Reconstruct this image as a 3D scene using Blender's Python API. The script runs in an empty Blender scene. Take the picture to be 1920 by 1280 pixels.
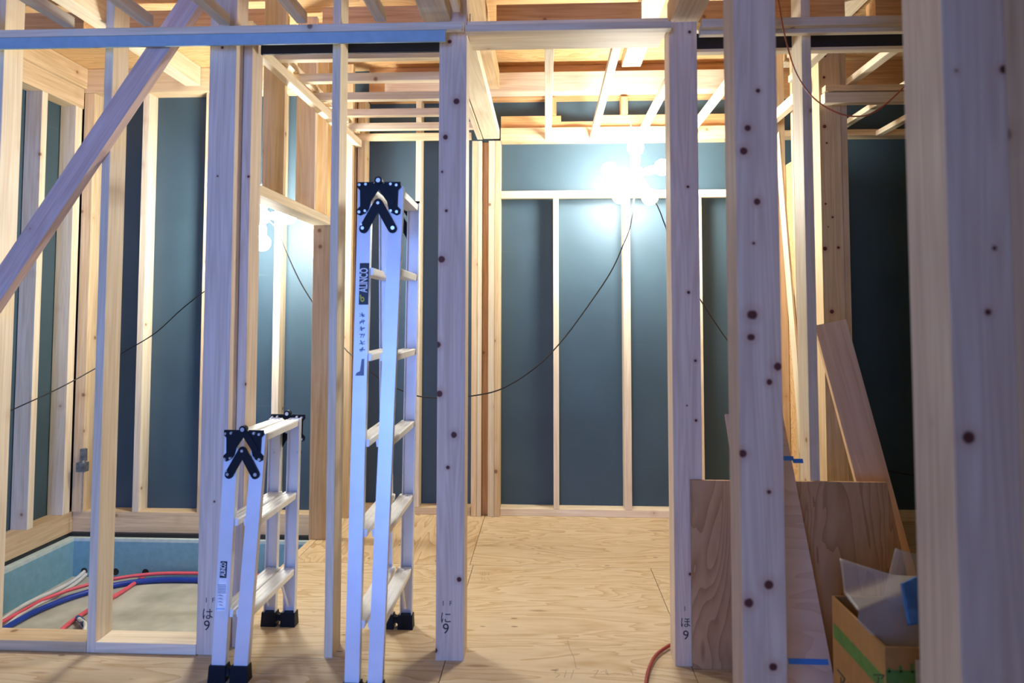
import bpy, math, random
from mathutils import Vector, Matrix
random.seed(7)
SC = bpy.context.scene
COL = SC.collection

# ---------------------------------------------------------------- camera, sky, daylight, exposure
F_PX, PITCH, YAW, ROLL, CY, CAM_H = 1335.2, .0517, .0476, .0011, 524.5, 1.2654
_F = Vector((-math.sin(YAW)*math.cos(PITCH), math.cos(YAW)*math.cos(PITCH), math.sin(PITCH)))
_R0 = Vector((math.cos(YAW), math.sin(YAW), 0))
_U0 = _R0.cross(_F)
_R = math.cos(ROLL)*_R0 + math.sin(ROLL)*_U0
_U = -math.sin(ROLL)*_R0 + math.cos(ROLL)*_U0
cd = bpy.data.cameras.new('camera')
cam = bpy.data.objects.new('camera', cd)
COL.objects.link(cam)
m = Matrix((_R, _U, -_F)).transposed().to_4x4()
m.translation = Vector((0, 0, CAM_H))
cam.matrix_world = m
cd.sensor_width = 36
cd.lens = F_PX/1920*36
cd.shift_y = -(640-CY)/1920
cd.clip_start = .05
cd.dof.use_dof = True
cd.dof.focus_distance = 3.6
cd.dof.aperture_fstop = 2.4
SC.camera = cam

world = bpy.data.worlds.new('world')
SC.world = world
world.use_nodes = True
bg = world.node_tree.nodes['Background']
bg.inputs[0].default_value = (.20, .38, 1, 1)
bg.inputs[1].default_value = .9

DAY = bpy.data.lights.new('daylight', 'AREA')       # sky light coming in through the open doorway behind
DAY.shape = 'RECTANGLE'
DAY.size, DAY.size_y = 2.0, 2.1
DAY.energy = 310
DAY.color = (.17, .34, 1)
day = bpy.data.objects.new('daylight', DAY)
COL.objects.link(day)
day.location = (-.8, -3.55, 1.25)
day.rotation_euler = (math.radians(90), 0, math.radians(0))

SC.view_settings.view_transform = 'Standard'
SC.view_settings.look = 'None'
SC.view_settings.gamma = 1
SC.view_settings.exposure = -.08
SC.view_settings.use_curve_mapping = False
BULB_STRENGTH = 200
try:
    SC.cycles.max_bounces = 10
    SC.cycles.diffuse_bounces = 6
    SC.cycles.use_denoising = True
    SC.cycles.sample_clamp_indirect = 6
except Exception:
    pass


def P(px, py, X=None, Y=None, Z=None):
    """the place in the room seen at a spot of the photograph, on a plane of known X, Y or Z"""
    d = _F + (px-960)/F_PX*_R - (py-CY)/F_PX*_U
    t = X/d.x if X is not None else Y/d.y if Y is not None else (Z-CAM_H)/d.z
    return Vector((0, 0, CAM_H)) + t*d


def PX(px, py, Y):
    return P(px, py, Y=Y).x


# ---------------------------------------------------------------- materials
def new_mat(name):
    mt = bpy.data.materials.new(name)
    mt.use_nodes = True
    nt = mt.node_tree
    return mt, nt, nt.nodes['Principled BSDF']


def N(nt, kind, **kw):
    n = nt.nodes.new(kind)
    for k, v in kw.items():
        setattr(n, k, v)
    return n


def ramp(nt, fac, stops):
    r = N(nt, 'ShaderNodeValToRGB')
    e = r.color_ramp.elements
    e[0].position, e[0].color = stops[0][0], (*stops[0][1], 1)
    e[1].position, e[1].color = stops[-1][0], (*stops[-1][1], 1)
    for p, c in stops[1:-1]:
        q = e.new(p)
        q.color = (*c, 1)
    nt.links.new(fac, r.inputs[0])
    return r.outputs[0]


def mix(nt, fac, a, b, blend='MIX'):
    mx = N(nt, 'ShaderNodeMix', data_type='RGBA', blend_type=blend)
    for sock, v in ((0, fac), (6, a), (7, b)):
        if isinstance(v, (int, float)):
            mx.inputs[sock].default_value = v
        elif isinstance(v, tuple):
            mx.inputs[sock].default_value = (*v, 1)
        else:
            nt.links.new(v, mx.inputs[sock])
    return mx.outputs[2]


def maths(nt, op, a, b=None, c=None):
    n = N(nt, 'ShaderNodeMath', operation=op)
    for i, v in enumerate((a, b, c)):
        if v is None:
            continue
        if isinstance(v, (int, float)):
            n.inputs[i].default_value = v
        else:
            nt.links.new(v, n.inputs[i])
    return n.outputs[0]


def plain(name, color, rough=.6, metal=0, noise=.06, scale=30, spec=.5):
    mt, nt, b = new_mat(name)
    tc = N(nt, 'ShaderNodeTexCoord')
    no = N(nt, 'ShaderNodeTexNoise')
    no.inputs['Scale'].default_value = scale
    nt.links.new(tc.outputs['Object'], no.inputs['Vector'])
    d = tuple(max(0, c*(1-noise*2)) for c in color)
    u = tuple(min(1, c*(1+noise*2)) for c in color)
    nt.links.new(ramp(nt, no.outputs[0], [(.3, d), (.7, u)]), b.inputs['Base Color'])
    b.inputs['Roughness'].default_value = rough
    b.inputs['Metallic'].default_value = metal
    b.inputs['Specular IOR Level'].default_value = spec
    return mt


def wood(name, light, dark, knot=.055, spots=None, sat=1.0, rings=.10):
    """sawn softwood, grain along local Z; spots = [(x, y, z, radius)] in local metres are its own big knots"""
    mt, nt, b = new_mat(name)
    tc = N(nt, 'ShaderNodeTexCoord')
    oi = N(nt, 'ShaderNodeObjectInfo')
    off = N(nt, 'ShaderNodeVectorMath', operation='SCALE')
    off.inputs[0].default_value = (31, 17, 53)
    nt.links.new(oi.outputs['Random'], off.inputs['Scale'])
    add = N(nt, 'ShaderNodeVectorMath', operation='ADD')
    nt.links.new(tc.outputs['Object'], add.inputs[0])
    nt.links.new(off.outputs[0], add.inputs[1])
    mp = N(nt, 'ShaderNodeMapping')
    mp.inputs['Scale'].default_value = (1, 1, .045)
    nt.links.new(add.outputs[0], mp.inputs[0])
    n1 = N(nt, 'ShaderNodeTexNoise')
    n1.inputs['Scale'].default_value = 55
    n1.inputs['Detail'].default_value = 4
    n1.inputs['Distortion'].default_value = .4
    nt.links.new(mp.outputs[0], n1.inputs['Vector'])
    n2 = N(nt, 'ShaderNodeTexNoise')
    n2.inputs['Scale'].default_value = 11
    n2.inputs['Detail'].default_value = 2
    nt.links.new(mp.outputs[0], n2.inputs['Vector'])
    ring = maths(nt, 'SINE', maths(nt, 'MULTIPLY', n2.outputs[0], 95))
    ring = maths(nt, 'MULTIPLY_ADD', ring, .5*rings, .5*rings)
    fac = maths(nt, 'ADD', maths(nt, 'MULTIPLY', n1.outputs[0], .75), ring)
    col = ramp(nt, fac, [(.28, light), (.62, dark)])
    # every piece of timber a little different
    tone = maths(nt, 'MULTIPLY_ADD', oi.outputs['Random'], .22, -.11)
    hs = N(nt, 'ShaderNodeHueSaturation')
    nt.links.new(col, hs.inputs['Color'])
    nt.links.new(maths(nt, 'ADD', tone, 1.0), hs.inputs['Value'])
    hs.inputs['Saturation'].default_value = sat
    col = hs.outputs[0]
    vo = N(nt, 'ShaderNodeTexVoronoi')
    vo.inputs['Scale'].default_value = 5.5
    nt.links.new(add.outputs[0], vo.inputs['Vector'])
    mr = N(nt, 'ShaderNodeMapRange')
    nt.links.new(vo.outputs['Distance'], mr.inputs[0])
    mr.inputs[1].default_value = knot*1.5
    mr.inputs[2].default_value = knot*.75
    col = mix(nt, maths(nt, 'MULTIPLY', mr.outputs[0], .8), col, (.12, .045, .02))
    mr2 = N(nt, 'ShaderNodeMapRange')
    nt.links.new(vo.outputs['Distance'], mr2.inputs[0])
    mr2.inputs[1].default_value = knot*4.5
    mr2.inputs[2].default_value = knot
    col = mix(nt, maths(nt, 'MULTIPLY', mr2.outputs[0], .25), col, (.42, .2, .08))
    for (x, y, z, r) in (spots or []):
        d = N(nt, 'ShaderNodeVectorMath', operation='DISTANCE')
        nt.links.new(tc.outputs['Object'], d.inputs[0])
        d.inputs[1].default_value = (x, y, z)
        wob = maths(nt, 'ADD', d.outputs['Value'], maths(nt, 'MULTIPLY_ADD', n1.outputs[0], r*.7, -r*.35))
        halo = N(nt, 'ShaderNodeMapRange')
        nt.links.new(wob, halo.inputs[0])
        halo.inputs[1].default_value = r*2.6
        halo.inputs[2].default_value = r*.8
        col = mix(nt, maths(nt, 'MULTIPLY', halo.outputs[0], .4), col, (.42, .20, .13))
        core = N(nt, 'ShaderNodeMapRange')
        nt.links.new(wob, core.inputs[0])
        core.inputs[1].default_value = r*1.1
        core.inputs[2].default_value = r*.75
        col = mix(nt, core.outputs[0], col, (.10, .028, .022))
    nt.links.new(col, b.inputs['Base Color'])
    b.inputs['Roughness'].default_value = .62
    b.inputs['Specular IOR Level'].default_value = .3
    return mt


PALE = ((.80, .71, .54), (.64, .52, .35))
TAN = ((.74, .58, .37), (.56, .40, .22))
POST = ((.74, .63, .50), (.60, .47, .36))
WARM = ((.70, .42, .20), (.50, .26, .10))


def plywood(name, axis, light, dark, freq=13, scale=(1.2, 5.5), spots=.0):
    """rotary cut plywood face: contour-like grain running along the given axis"""
    mt, nt, b = new_mat(name)
    tc = N(nt, 'ShaderNodeTexCoord')
    oi = N(nt, 'ShaderNodeObjectInfo')
    off = N(nt, 'ShaderNodeVectorMath', operation='SCALE')
    off.inputs[0].default_value = (13, 29, 7)
    nt.links.new(oi.outputs['Random'], off.inputs['Scale'])
    add = N(nt, 'ShaderNodeVectorMath', operation='ADD')
    nt.links.new(tc.outputs['Object'], add.inputs[0])
    nt.links.new(off.outputs[0], add.inputs[1])
    mp = N(nt, 'ShaderNodeMapping')
    s = [scale[1]]*3
    s['XYZ'.index(axis)] = scale[0]
    mp.inputs['Scale'].default_value = s
    nt.links.new(add.outputs[0], mp.inputs[0])
    n = N(nt, 'ShaderNodeTexNoise')
    n.inputs['Scale'].default_value = 1
    n.inputs['Detail'].default_value = 3.5
    n.inputs['Roughness'].default_value = .45
    n.inputs['Distortion'].default_value = .6
    nt.links.new(mp.outputs[0], n.inputs['Vector'])
    w = maths(nt, 'FRACT', maths(nt, 'MULTIPLY', n.outputs[0], freq))
    line = maths(nt, 'POWER', w, 2.2)
    fn = N(nt, 'ShaderNodeTexNoise')
    fn.inputs['Scale'].default_value = 9
    fn.inputs['Detail'].default_value = 5
    nt.links.new(mp.outputs[0], fn.inputs['Vector'])
    fac = maths(nt, 'ADD', maths(nt, 'MULTIPLY', line, .55), maths(nt, 'MULTIPLY', fn.outputs[0], .45))
    col = ramp(nt, fac, [(.12, light), (.85, dark)])
    big = N(nt, 'ShaderNodeTexNoise')
    big.inputs['Scale'].default_value = .55
    nt.links.new(mp.outputs[0], big.inputs['Vector'])
    col = mix(nt, maths(nt, 'MULTIPLY', big.outputs[0], .35), col, tuple(c*.86 for c in dark), 'MIX')
    vo = N(nt, 'ShaderNodeTexVoronoi')
    vo.inputs['Scale'].default_value = 1.3
    nt.links.new(mp.outputs[0], vo.inputs['Vector'])
    mr = N(nt, 'ShaderNodeMapRange')
    nt.links.new(vo.outputs['Distance'], mr.inputs[0])
    mr.inputs[1].default_value = .09
    mr.inputs[2].default_value = .045
    col = mix(nt, maths(nt, 'MULTIPLY', mr.outputs[0], .6), col, (.22, .10, .04))
    if spots:        # nail heads, splinters and small resin marks
        mp2 = N(nt, 'ShaderNodeMapping')
        mp2.inputs['Scale'].default_value = [(3.0 if a_ == axis else 7.5) for a_ in 'XYZ']
        nt.links.new(add.outputs[0], mp2.inputs[0])
        v2 = N(nt, 'ShaderNodeTexVoronoi')
        v2.inputs['Scale'].default_value = 1.6
        nt.links.new(mp2.outputs[0], v2.inputs['Vector'])
        m2 = N(nt, 'ShaderNodeMapRange')
        nt.links.new(v2.outputs['Distance'], m2.inputs[0])
        m2.inputs[1].default_value = .085
        m2.inputs[2].default_value = .05
        col = mix(nt, maths(nt, 'MULTIPLY', m2.outputs[0], .75), col, (.16, .09, .05))
    nt.links.new(col, b.inputs['Base Color'])
    b.inputs['Roughness'].default_value = .6
    b.inputs['Specular IOR Level'].default_value = .3
    return mt


def sheath(name, color):
    mt, nt, b = new_mat(name)
    tc = N(nt, 'ShaderNodeTexCoord')
    no = N(nt, 'ShaderNodeTexNoise')
    no.inputs['Scale'].default_value = 2.2
    no.inputs['Detail'].default_value = 6
    nt.links.new(tc.outputs['Object'], no.inputs['Vector'])
    col = ramp(nt, no.outputs[0], [(.3, tuple(c*.88 for c in color)), (.7, tuple(c*1.12 for c in color))])
    mp = N(nt, 'ShaderNodeMapping')
    mp.inputs['Scale'].default_value = (.8, .8, 60)
    nt.links.new(tc.outputs['Object'], mp.inputs[0])
    sc = N(nt, 'ShaderNodeTexNoise')
    sc.inputs['Scale'].default_value = 1.5
    nt.links.new(mp.outputs[0], sc.inputs['Vector'])
    scr = maths(nt, 'GREATER_THAN', sc.outputs[0], .76)
    col = mix(nt, maths(nt, 'MULTIPLY', scr, .25), col, (.16, .2, .2))
    nt.links.new(col, b.inputs['Base Color'])
    b.inputs['Roughness'].default_value = .5
    b.inputs['Specular IOR Level'].default_value = .35
    return mt


M = {
    'pale': wood('pale_timber', *PALE, knot=.05),
    'tan': wood('tan_timber', *TAN, knot=.06),
    'post': wood('post_timber', *POST, knot=.05, rings=.14),
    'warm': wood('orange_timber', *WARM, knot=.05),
    'ply_x': plywood('floor_plywood', 'X', (.70, .59, .41), (.47, .32, .16), spots=1),
    'ply_y': plywood('floor_plywood_cross', 'Y', (.70, .57, .37), (.44, .28, .13), spots=1),
    'ply_z': plywood('standing_plywood', 'Z', (.62, .39, .20), (.36, .19, .08), freq=15),
    'ply_light': plywood('light_plywood', 'X', (.74, .58, .44), (.60, .43, .30), freq=9, scale=(1.2, 5)),
    'ceil': plywood('subfloor_plywood', 'X', (.78, .54, .28), (.52, .30, .12)),
    'sheath': sheath('teal_sheathing', (.046, .084, .112)),
    'dark': plain('near_black', (.006, .010, .022), .6),
    'foam': plain('blue_foam', (.19, .40, .52), .7, noise=.04),
    'foam_edge': plain('foam_edge', (.55, .68, .66), .8, noise=.05),
    'black': plain('black_rubber', (.012, .013, .016), .45),
    'navy': plain('navy_plastic', (.004, .006, .012), .5, spec=.2),
    'concrete': plain('concrete', (.50, .51, .45), .9, noise=.12, scale=5),
    'alu': plain('aluminium', (.74, .76, .80), .38, .3, noise=.03, scale=8),
    'alu_white': plain('white_tread', (.86, .87, .85), .4, .15, noise=.02),
    'steel': plain('steel', (.6, .62, .66), .3, .9),
    'zinc': plain('zinc', (.35, .37, .38), .45, .8, noise=.2),
    'pink': plain('pink_pipe', (.85, .13, .18), .4, noise=.02),
    'blue': plain('blue_pipe', (.01, .05, .40), .4, noise=.02),
    'whitepipe': plain('white_pipe', (.75, .76, .76), .45, noise=.02),
    'bluetape': plain('blue_tape', (.04, .22, .62), .6, noise=.03),
    'blueband': plain('blue_strip', (.27, .42, .50), .55, noise=.03),
    'cable': plain('black_cable', (.01, .01, .012), .5),
    'cardboard': plain('cardboard', (.30, .155, .045), .8, noise=.04),
    'green': plain('green_print', (.06, .17, .03), .7),
    'label': plain('grey_label', (.45, .45, .42), .6),
    'redcable': plain('red_cable', (.30, .035, .03), .45),
    'orangecable': plain('orange_cable', (.45, .09, .035), .45),
    'ink': plain('ink', (.03, .025, .03), .7),
    'stkwhite': plain('sticker_white', (.85, .87, .9), .5),
    'stkdark': plain('sticker_dark', (.01, .018, .03), .45),
    'stkyellow': plain('sticker_yellow', (.75, .68, .03), .5),
    'stkgrey': plain('sticker_grey', (.16, .20, .30), .5),
    'stkblue': plain('sticker_blue', (.25, .50, .80), .5),
    'bluefilm': plain('blue_packaging', (.03, .13, .36), .2, noise=.3, scale=14),
    'socket': plain('lamp_socket', (.85, .85, .85), .5),  # white body colour imitates the glow at the lamp's centre
}
mt, nt, b = new_mat('clear_sheet')
b.inputs['Base Color'].default_value = (.52, .50, .48, 1)
b.inputs['Roughness'].default_value = .35
b.inputs['Alpha'].default_value = .34
M['film'] = mt
mt, nt, b = new_mat('lit_bulb')
b.inputs['Base Color'].default_value = (1, 1, 1, 1)
b.inputs['Emission Color'].default_value = (1, .985, .90, 1)
b.inputs['Emission Strength'].default_value = BULB_STRENGTH
M['bulb'] = mt


# ---------------------------------------------------------------- mesh helpers
class MB:
    def __init__(self):
        self.v, self.f, self.mi, self.mats = [], [], [], []

    def _m(self, mat):
        if mat is None:
            return 0
        if mat not in self.mats:
            self.mats.append(mat)
        return self.mats.index(mat)

    def add(self, vs, fs, mat=None):
        o = len(self.v)
        self.v += [tuple(v) for v in vs]
        k = self._m(mat)
        for f in fs:
            self.f.append(tuple(i+o for i in f))
            self.mi.append(k)

    def box(self, x0, x1, y0, y1, z0, z1, mat=None, ch=0.0):
        if ch <= 0:
            vs = [(x, y, z) for z in (z0, z1) for y in (y0, y1) for x in (x0, x1)]
            fs = [(0, 2, 3, 1), (4, 5, 7, 6), (0, 1, 5, 4), (2, 6, 7, 3), (0, 4, 6, 2), (1, 3, 7, 5)]
            self.add(vs, fs, mat)
            return
        # box whose four long (z) edges are eased
        c = ch
        ring = [(x0+c, y0), (x1-c, y0), (x1, y0+c), (x1, y1-c), (x1-c, y1), (x0+c, y1), (x0, y1-c), (x0, y0+c)]
        self.prism(ring, z0, z1, mat)

    def prism(self, ring, z0, z1, mat=None):
        n = len(ring)
        vs = [(x, y, z0) for x, y in ring] + [(x, y, z1) for x, y in ring]
        fs = [tuple(reversed(range(n))), tuple(range(n, 2*n))]
        fs += [(i, (i+1) % n, n+(i+1) % n, n+i) for i in range(n)]
        self.add(vs, fs, mat)

    def loft(self, ringa, ringb, mat=None, caps=True):
        n = len(ringa)
        fs = [(i, (i+1) % n, n+(i+1) % n, n+i) for i in range(n)]
        if caps:
            fs += [tuple(reversed(range(n))), tuple(range(n, 2*n))]
        self.add(list(ringa)+list(ringb), fs, mat)

    def cyl(self, p0, p1, r, mat=None, n=16, r2=None):
        p0, p1 = Vector(p0), Vector(p1)
        z = (p1-p0).normalized()
        x = z.orthogonal().normalized()
        y = z.cross(x)
        ra = [p0+(x*math.cos(a)+y*math.sin(a))*r for a in [2*math.pi*i/n for i in range(n)]]
        rb = [p1+(x*math.cos(a)+y*math.sin(a))*(r2 or r) for a in [2*math.pi*i/n for i in range(n)]]
        self.loft(ra, rb, mat)

    def build(self, name, mat=None, parent=None, smooth=False, loc=None):
        me = bpy.data.meshes.new(name)
        me.from_pydata(self.v, [], self.f)
        me.update()
        o = bpy.data.objects.new(name, me)
        COL.objects.link(o)
        if self.mats:
            for q in self.mats:
                me.materials.append(q)
            me.polygons.foreach_set('material_index', self.mi)
        elif mat:
            me.materials.append(mat)
        if smooth:
            me.polygons.foreach_set('use_smooth', [True]*len(me.polygons))
        if parent:
            o.parent = parent
        if loc:
            o.location = loc
        return o


def tag(o, label, cat, group=None, kind='thing'):
    o['label'] = label
    o['category'] = cat
    o['kind'] = kind
    if group:
        o['group'] = group
    return o


def structure(o):
    o['kind'] = 'structure'
    return o


def empty(name, loc, rot=(0, 0, 0)):
    o = bpy.data.objects.new(name, None)
    o.location = loc
    o.rotation_euler = rot
    o.empty_display_size = .1
    COL.objects.link(o)
    return o


AX = {'Z': Matrix(((1, 0, 0), (0, 1, 0), (0, 0, 1))),
      'X': Matrix(((0, 0, 1), (1, 0, 0), (0, 1, 0))),
      'Y': Matrix(((0, 1, 0), (0, 0, 1), (1, 0, 0)))}


def timber(name, x0, x1, y0, y1, z0, z1, mat='pale', spots=None, base=None, axis=None, ch=.0012):
    """one squared piece of wood; local Z runs along its length. spots = [(face, px, py, r)]: knots of its own"""
    if x1 < x0: x0, x1 = x1, x0
    if y1 < y0: y0, y1 = y1, y0
    if z1 < z0: z0, z1 = z1, z0
    d = {'X': x1-x0, 'Y': y1-y0, 'Z': z1-z0}
    ax = axis or max(d, key=d.get)
    R = AX[ax]
    c = Vector(((x0+x1)/2, (y0+y1)/2, (z0+z1)/2))
    h = R.inverted() @ Vector((d['X'], d['Y'], d['Z']))
    h = Vector((abs(h.x), abs(h.y), abs(h.z)))/2
    b = MB()
    b.box(-h.x, h.x, -h.y, h.y, -h.z, h.z, ch=ch)
    if spots:
        loc = []
        for (px, py, r) in spots:
            w = P(px, py, Y=y0)
            l = R.inverted() @ (w-c)
            loc.append((l.x, l.y, l.z, r))
        material = wood(name+'_knotty', *(base or POST), knot=.016, spots=loc, rings=.14)
    else:
        material = M[mat]
    o = b.build(name, material)
    mw = R.to_4x4()
    mw.translation = c
    o.matrix_world = mw
    return o


def leaning(name, p0, p1, wdir, w, t, mat):
    p0, p1 = Vector(p0), Vector(p1)
    z = (p1-p0).normalized()
    x = (Vector(wdir)-Vector(wdir).dot(z)*z).normalized()
    y = z.cross(x)
    L = (p1-p0).length
    b = MB()
    b.box(-w/2, w/2, -t/2, t/2, 0, L, ch=.0012)
    o = b.build(name, mat if not isinstance(mat, str) else M[mat])
    mw = Matrix((x, y, z)).transposed().to_4x4()
    mw.translation = p0
    o.matrix_world = mw
    return o


def tube(name, pts, r, mat, parent=None, smooth=True, res=6, n=10):
    """a cable or pipe through points (Catmull-Rom), a real mesh"""
    pts = [Vector(p) for p in pts]
    P2 = [pts[0]*2-pts[1]] + pts + [pts[-1]*2-pts[-2]]
    path = []
    for i in range(1, len(P2)-2):
        a, b_, c_, d = P2[i-1:i+3]
        for k in range(res):
            t = k/res
            path.append(.5*((2*b_)+(-a+c_)*t+(2*a-5*b_+4*c_-d)*t*t+(-a+3*b_-3*c_+d)*t**3))
    path.append(pts[-1])
    b = MB()
    rings = []
    up = Vector((0, 0, 1))
    for i, p in enumerate(path):
        tg = (path[min(i+1, len(path)-1)]-path[max(i-1, 0)]).normalized()
        x = tg.cross(up)
        if x.length < .05:
            x = tg.cross(Vector((0, 1, 0)))
        x.normalize()
        y = x.cross(tg)
        rings.append([p+(x*math.cos(a)+y*math.sin(a))*r for a in [2*math.pi*k/n for k in range(n)]])
    vs = [v for q in rings for v in q]
    fs = [tuple(range(n)), tuple(reversed(range(len(vs)-n, len(vs))))]
    for i in range(len(rings)-1):
        for k in range(n):
            fs.append((i*n+k, i*n+(k+1) % n, (i+1)*n+(k+1) % n, (i+1)*n+k))
    b.add(vs, fs)
    return b.build(name, M[mat], parent, smooth=smooth)


def lettering(name, body, size, mat, matrix, parent=None, extrude=.0003, width=None, bold=0.0):
    cu = bpy.data.curves.new(name, 'FONT')
    cu.body = body
    cu.size = size
    cu.align_x = 'CENTER'
    cu.align_y = 'CENTER'
    cu.extrude = extrude
    cu.offset = bold
    tmp = bpy.data.objects.new('tmp', cu)
    COL.objects.link(tmp)
    bpy.context.view_layer.update()
    me = bpy.data.meshes.new_from_object(tmp.evaluated_get(bpy.context.evaluated_depsgraph_get()))
    COL.objects.unlink(tmp)
    bpy.data.objects.remove(tmp)
    me.name = name
    if width and len(me.vertices):
        xs = [v.co.x for v in me.vertices]
        k = width/max(1e-6, max(xs)-min(xs))
        for v in me.vertices:
            v.co.x *= k
    me.materials.clear()
    me.materials.append(M[mat])
    o = bpy.data.objects.new(name, me)
    COL.objects.link(o)
    if parent:
        bpy.context.view_layer.update()
        o.parent = parent
        o.matrix_parent_inverse = parent.matrix_world.inverted()
    o.matrix_world = matrix
    return o


def facing(x, y, z, rot=0.0):
    """placement for lettering on a face that looks at -Y; rot turns it in that face"""
    mw = Matrix(((1, 0, 0), (0, 0, -1), (0, 1, 0))).to_4x4() @ Matrix.Rotation(rot, 4, 'Z')
    mw.translation = Vector((x, y, z))
    return mw


# ---------------------------------------------------------------- the setting
YN, YF, ZJ, ZC = 2.68, 4.60, 2.42, 2.93     # near stud row, far stud row, joist undersides, boards overhead


def slab(name, x0, x1, y0, y1, z0, z1, mat, kind='structure'):
    b = MB()
    b.box(x0, x1, y0, y1, z0, z1)
    o = b.build(name, M[mat])
    o['kind'] = kind
    return o


g = .0015
slab('floor', -3.3, -.372-g, -3.7, YN+.0-.01, -.028, 0, 'ply_x')
slab('floor', -.372+g, .5255-g, -3.7, 3.6905-g, -.028, 0, 'ply_x')
slab('floor', .5255+g, 3.6, -3.7, 3.6905-g, -.028, 0, 'ply_x')
slab('floor', -1.30, -.372-g, YN-.01+2*g, 3.6905-g, -.028, 0, 'ply_x')
slab('floor', -1.30, -.39-g, 3.6905+g, 4.705, -.028, 0, 'ply_y')
slab('floor', -.39+g, 3.6, 3.6905+g, 4.705, -.028, 0, 'ply_x')
slab('floor_trim', -1.345, -1.30-2*g, YN+.105, 4.60, -.028, 0, 'tan')
slab('ground', -3.6, 3.8, -2.4, 5.2, -.46, -.41, 'concrete')
slab('ceiling', -3.4, 3.8, -3.7, 5.0, ZC, ZC+.03, 'ceil')
slab('wall_back', -3.4, 3.8, YF+.107, YF+.12, -.05, ZC, 'sheath')
slab('wall_left', -3.225, -3.21, -3.7, YF+.105, -.05, ZC, 'sheath')
slab('wall_right', 3.2, 3.215, -3.7, YF+.105, 0, ZC, 'sheath')
slab('wall_unseen', .25, 3.2, -3.7, -3.67, 0, ZC, 'tan')
slab('wall_unseen', -3.2, -1.85, -3.7, -3.67, 0, ZC, 'tan')
slab('wall_unseen', -1.85, .25, -3.7, -3.67, 2.35, ZC, 'tan')
slab('wall_unseen', -.25, 3.19, -1.22, -1.19, 0, ZC, 'tan')  # added partition out of view, keeps daylight off the right side
# foundation sides under the sunken corner
slab('foundation_wall', -3.35, -1.2, 4.61, 4.75, -.41, -.165, 'concrete')
slab('foundation_wall', -3.35, -3.11, 2.4, 4.61, -.41, -.165, 'concrete')
slab('foundation_wall', -1.30, -1.2, 2.8, 4.6, -.41, -.03, 'concrete')
slab('foundation_wall', -3.35, -1.2, 2.58, 2.66, -.41, -.03, 'concrete')


def T(name, box, label, cat, mat='pale', group=None, **kw):
    return tag(timber(name, *box, mat=mat, **kw), label, cat, group)


# ---- blue insulation boards in the sunken corner
def foam(x0, x1, y0, y1, label, holes=()):
    t = MB()
    t.box(x0, x1, y0, y1, -.409, -.185, M['foam'])
    t.box(x0, x1, y0, y1, -.185, -.1655, M['foam_edge'])
    for (hx, hz) in holes:
        t.cyl((hx, y0-.001, hz), (hx, y0+.02, hz), .022, M['black'], n=20)
    return tag(t.build('insulation_board'), label, 'insulation board', 'blue foam boards round the pit')


hx = [P(q, w, Y=4.54).x for q, w in ((157, 1072), (216, 1072), (272, 1072))]
foam(-3.05, -1.31, 4.545, 4.60, 'blue foam board along the back of the sunken pit, with pipe holes', [(x, -.375) for x in hx])
foam(-3.10, -3.05, 2.67, 4.60, 'blue foam board along the left side of the sunken pit')
t = MB()
t.box(-3.10, -1.31, 4.575, 4.60, -.165, -.143)
tag(t.build('seal_strip', M['black']), 'black packing strip under the sill at the back of the pit', 'strip', 'black packing strips')
t = MB()
t.box(-3.14, -3.10, 2.7, 4.6, -.165, -.143)
tag(t.build('seal_strip', M['black']), 'black packing strip under the sill left of the pit', 'strip', 'black packing strips')

# ---- sills
G = 'sill timbers of the wet room'
T('sill', (-3.20, -1.35, 4.60, 4.705, -.142, -.01), 'knotty sill beam lying across the back of the sunken pit', 'sill', 'tan', G)
T('sill', (-3.205, -3.10, -1.9, 4.598, -.142, -.01), 'yellow sill beam running along the left edge of the sunken pit', 'sill', 'tan', G)
T('bottom_plate', (-1.186, -.486, YF, YF+.105, 0.001, .045), 'bottom plate behind the tall ladder, at the foot of the back wall', 'plate', 'tan', 'bottom plates')
T('bottom_plate', (-.293, 3.19, YF, YF+.105, 0.001, .045), 'long bottom plate at the foot of the back wall, in the open room', 'plate', 'pale', 'bottom plates')
px0 = PX(177, 1215, YN)
xa2l = PX(190, 640, YN)-.002
A2X = (-1.736, -1.703)
A3X = (-1.313, -1.208)
T('bottom_plate', (-2.148, A2X[0]-.001, YN, YN+.105, -.012, .036), 'bottom plate at lower left, left of the notched stud, above the pit', 'plate', 'tan', 'bottom plates')
T('bottom_plate', (A2X[1]+.001, A3X[0]-.001, YN, YN+.105, -.012, .036), 'short bottom plate between the notched stud and the thick post marked 9', 'plate', 'pale', 'bottom plates')

# ---- near row of posts and studs
T('stud', (-2.182, -2.149, YN, YN+.105, -.012, 2.9), 'bright pale stud at the far left edge, behind the low end of the brace', 'stud', 'pale')
T('stud', (*A2X, YN, YN+.105, -.012, 2.9), 'stud crossed by the diagonal brace, standing in front of the pit', 'stud', 'pale')
sp = [(417, 89, .006), (408, 330, .004), (402, 940, .004)]
T('post', (*A3X, YN, YN+.105, 0, 2.9), 'thick square post left of the small ladder, lettered 9 near its foot', 'post', spots=sp)
sp = [(466, 331, .006), (468, 617, .006), (463, 720, .009)]
T('stud', (-1.206, -1.171, 2.745, 2.85, 0, 2.37), 'set-back stud fixed beside the thick post, rising behind the small ladder', 'stud', spots=sp)
T('stud', (-.826, -.795, YN, YN+.105, 0, 2.9), 'thin free stud just left of the tall ladder', 'stud', 'pale')
BX = (-.409, -.304)
sp = [(856, 190, .0135), (835, 257, .010), (829, 322, .005), (837, 395, .006), (828, 486, .014), (820, 646, .013), (824, 738, .0125),
      (851, 815, .0125), (840, 876, .0075), (861, 1086, .009), (816, 1219, .009), (843, 78, .009)]
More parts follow.
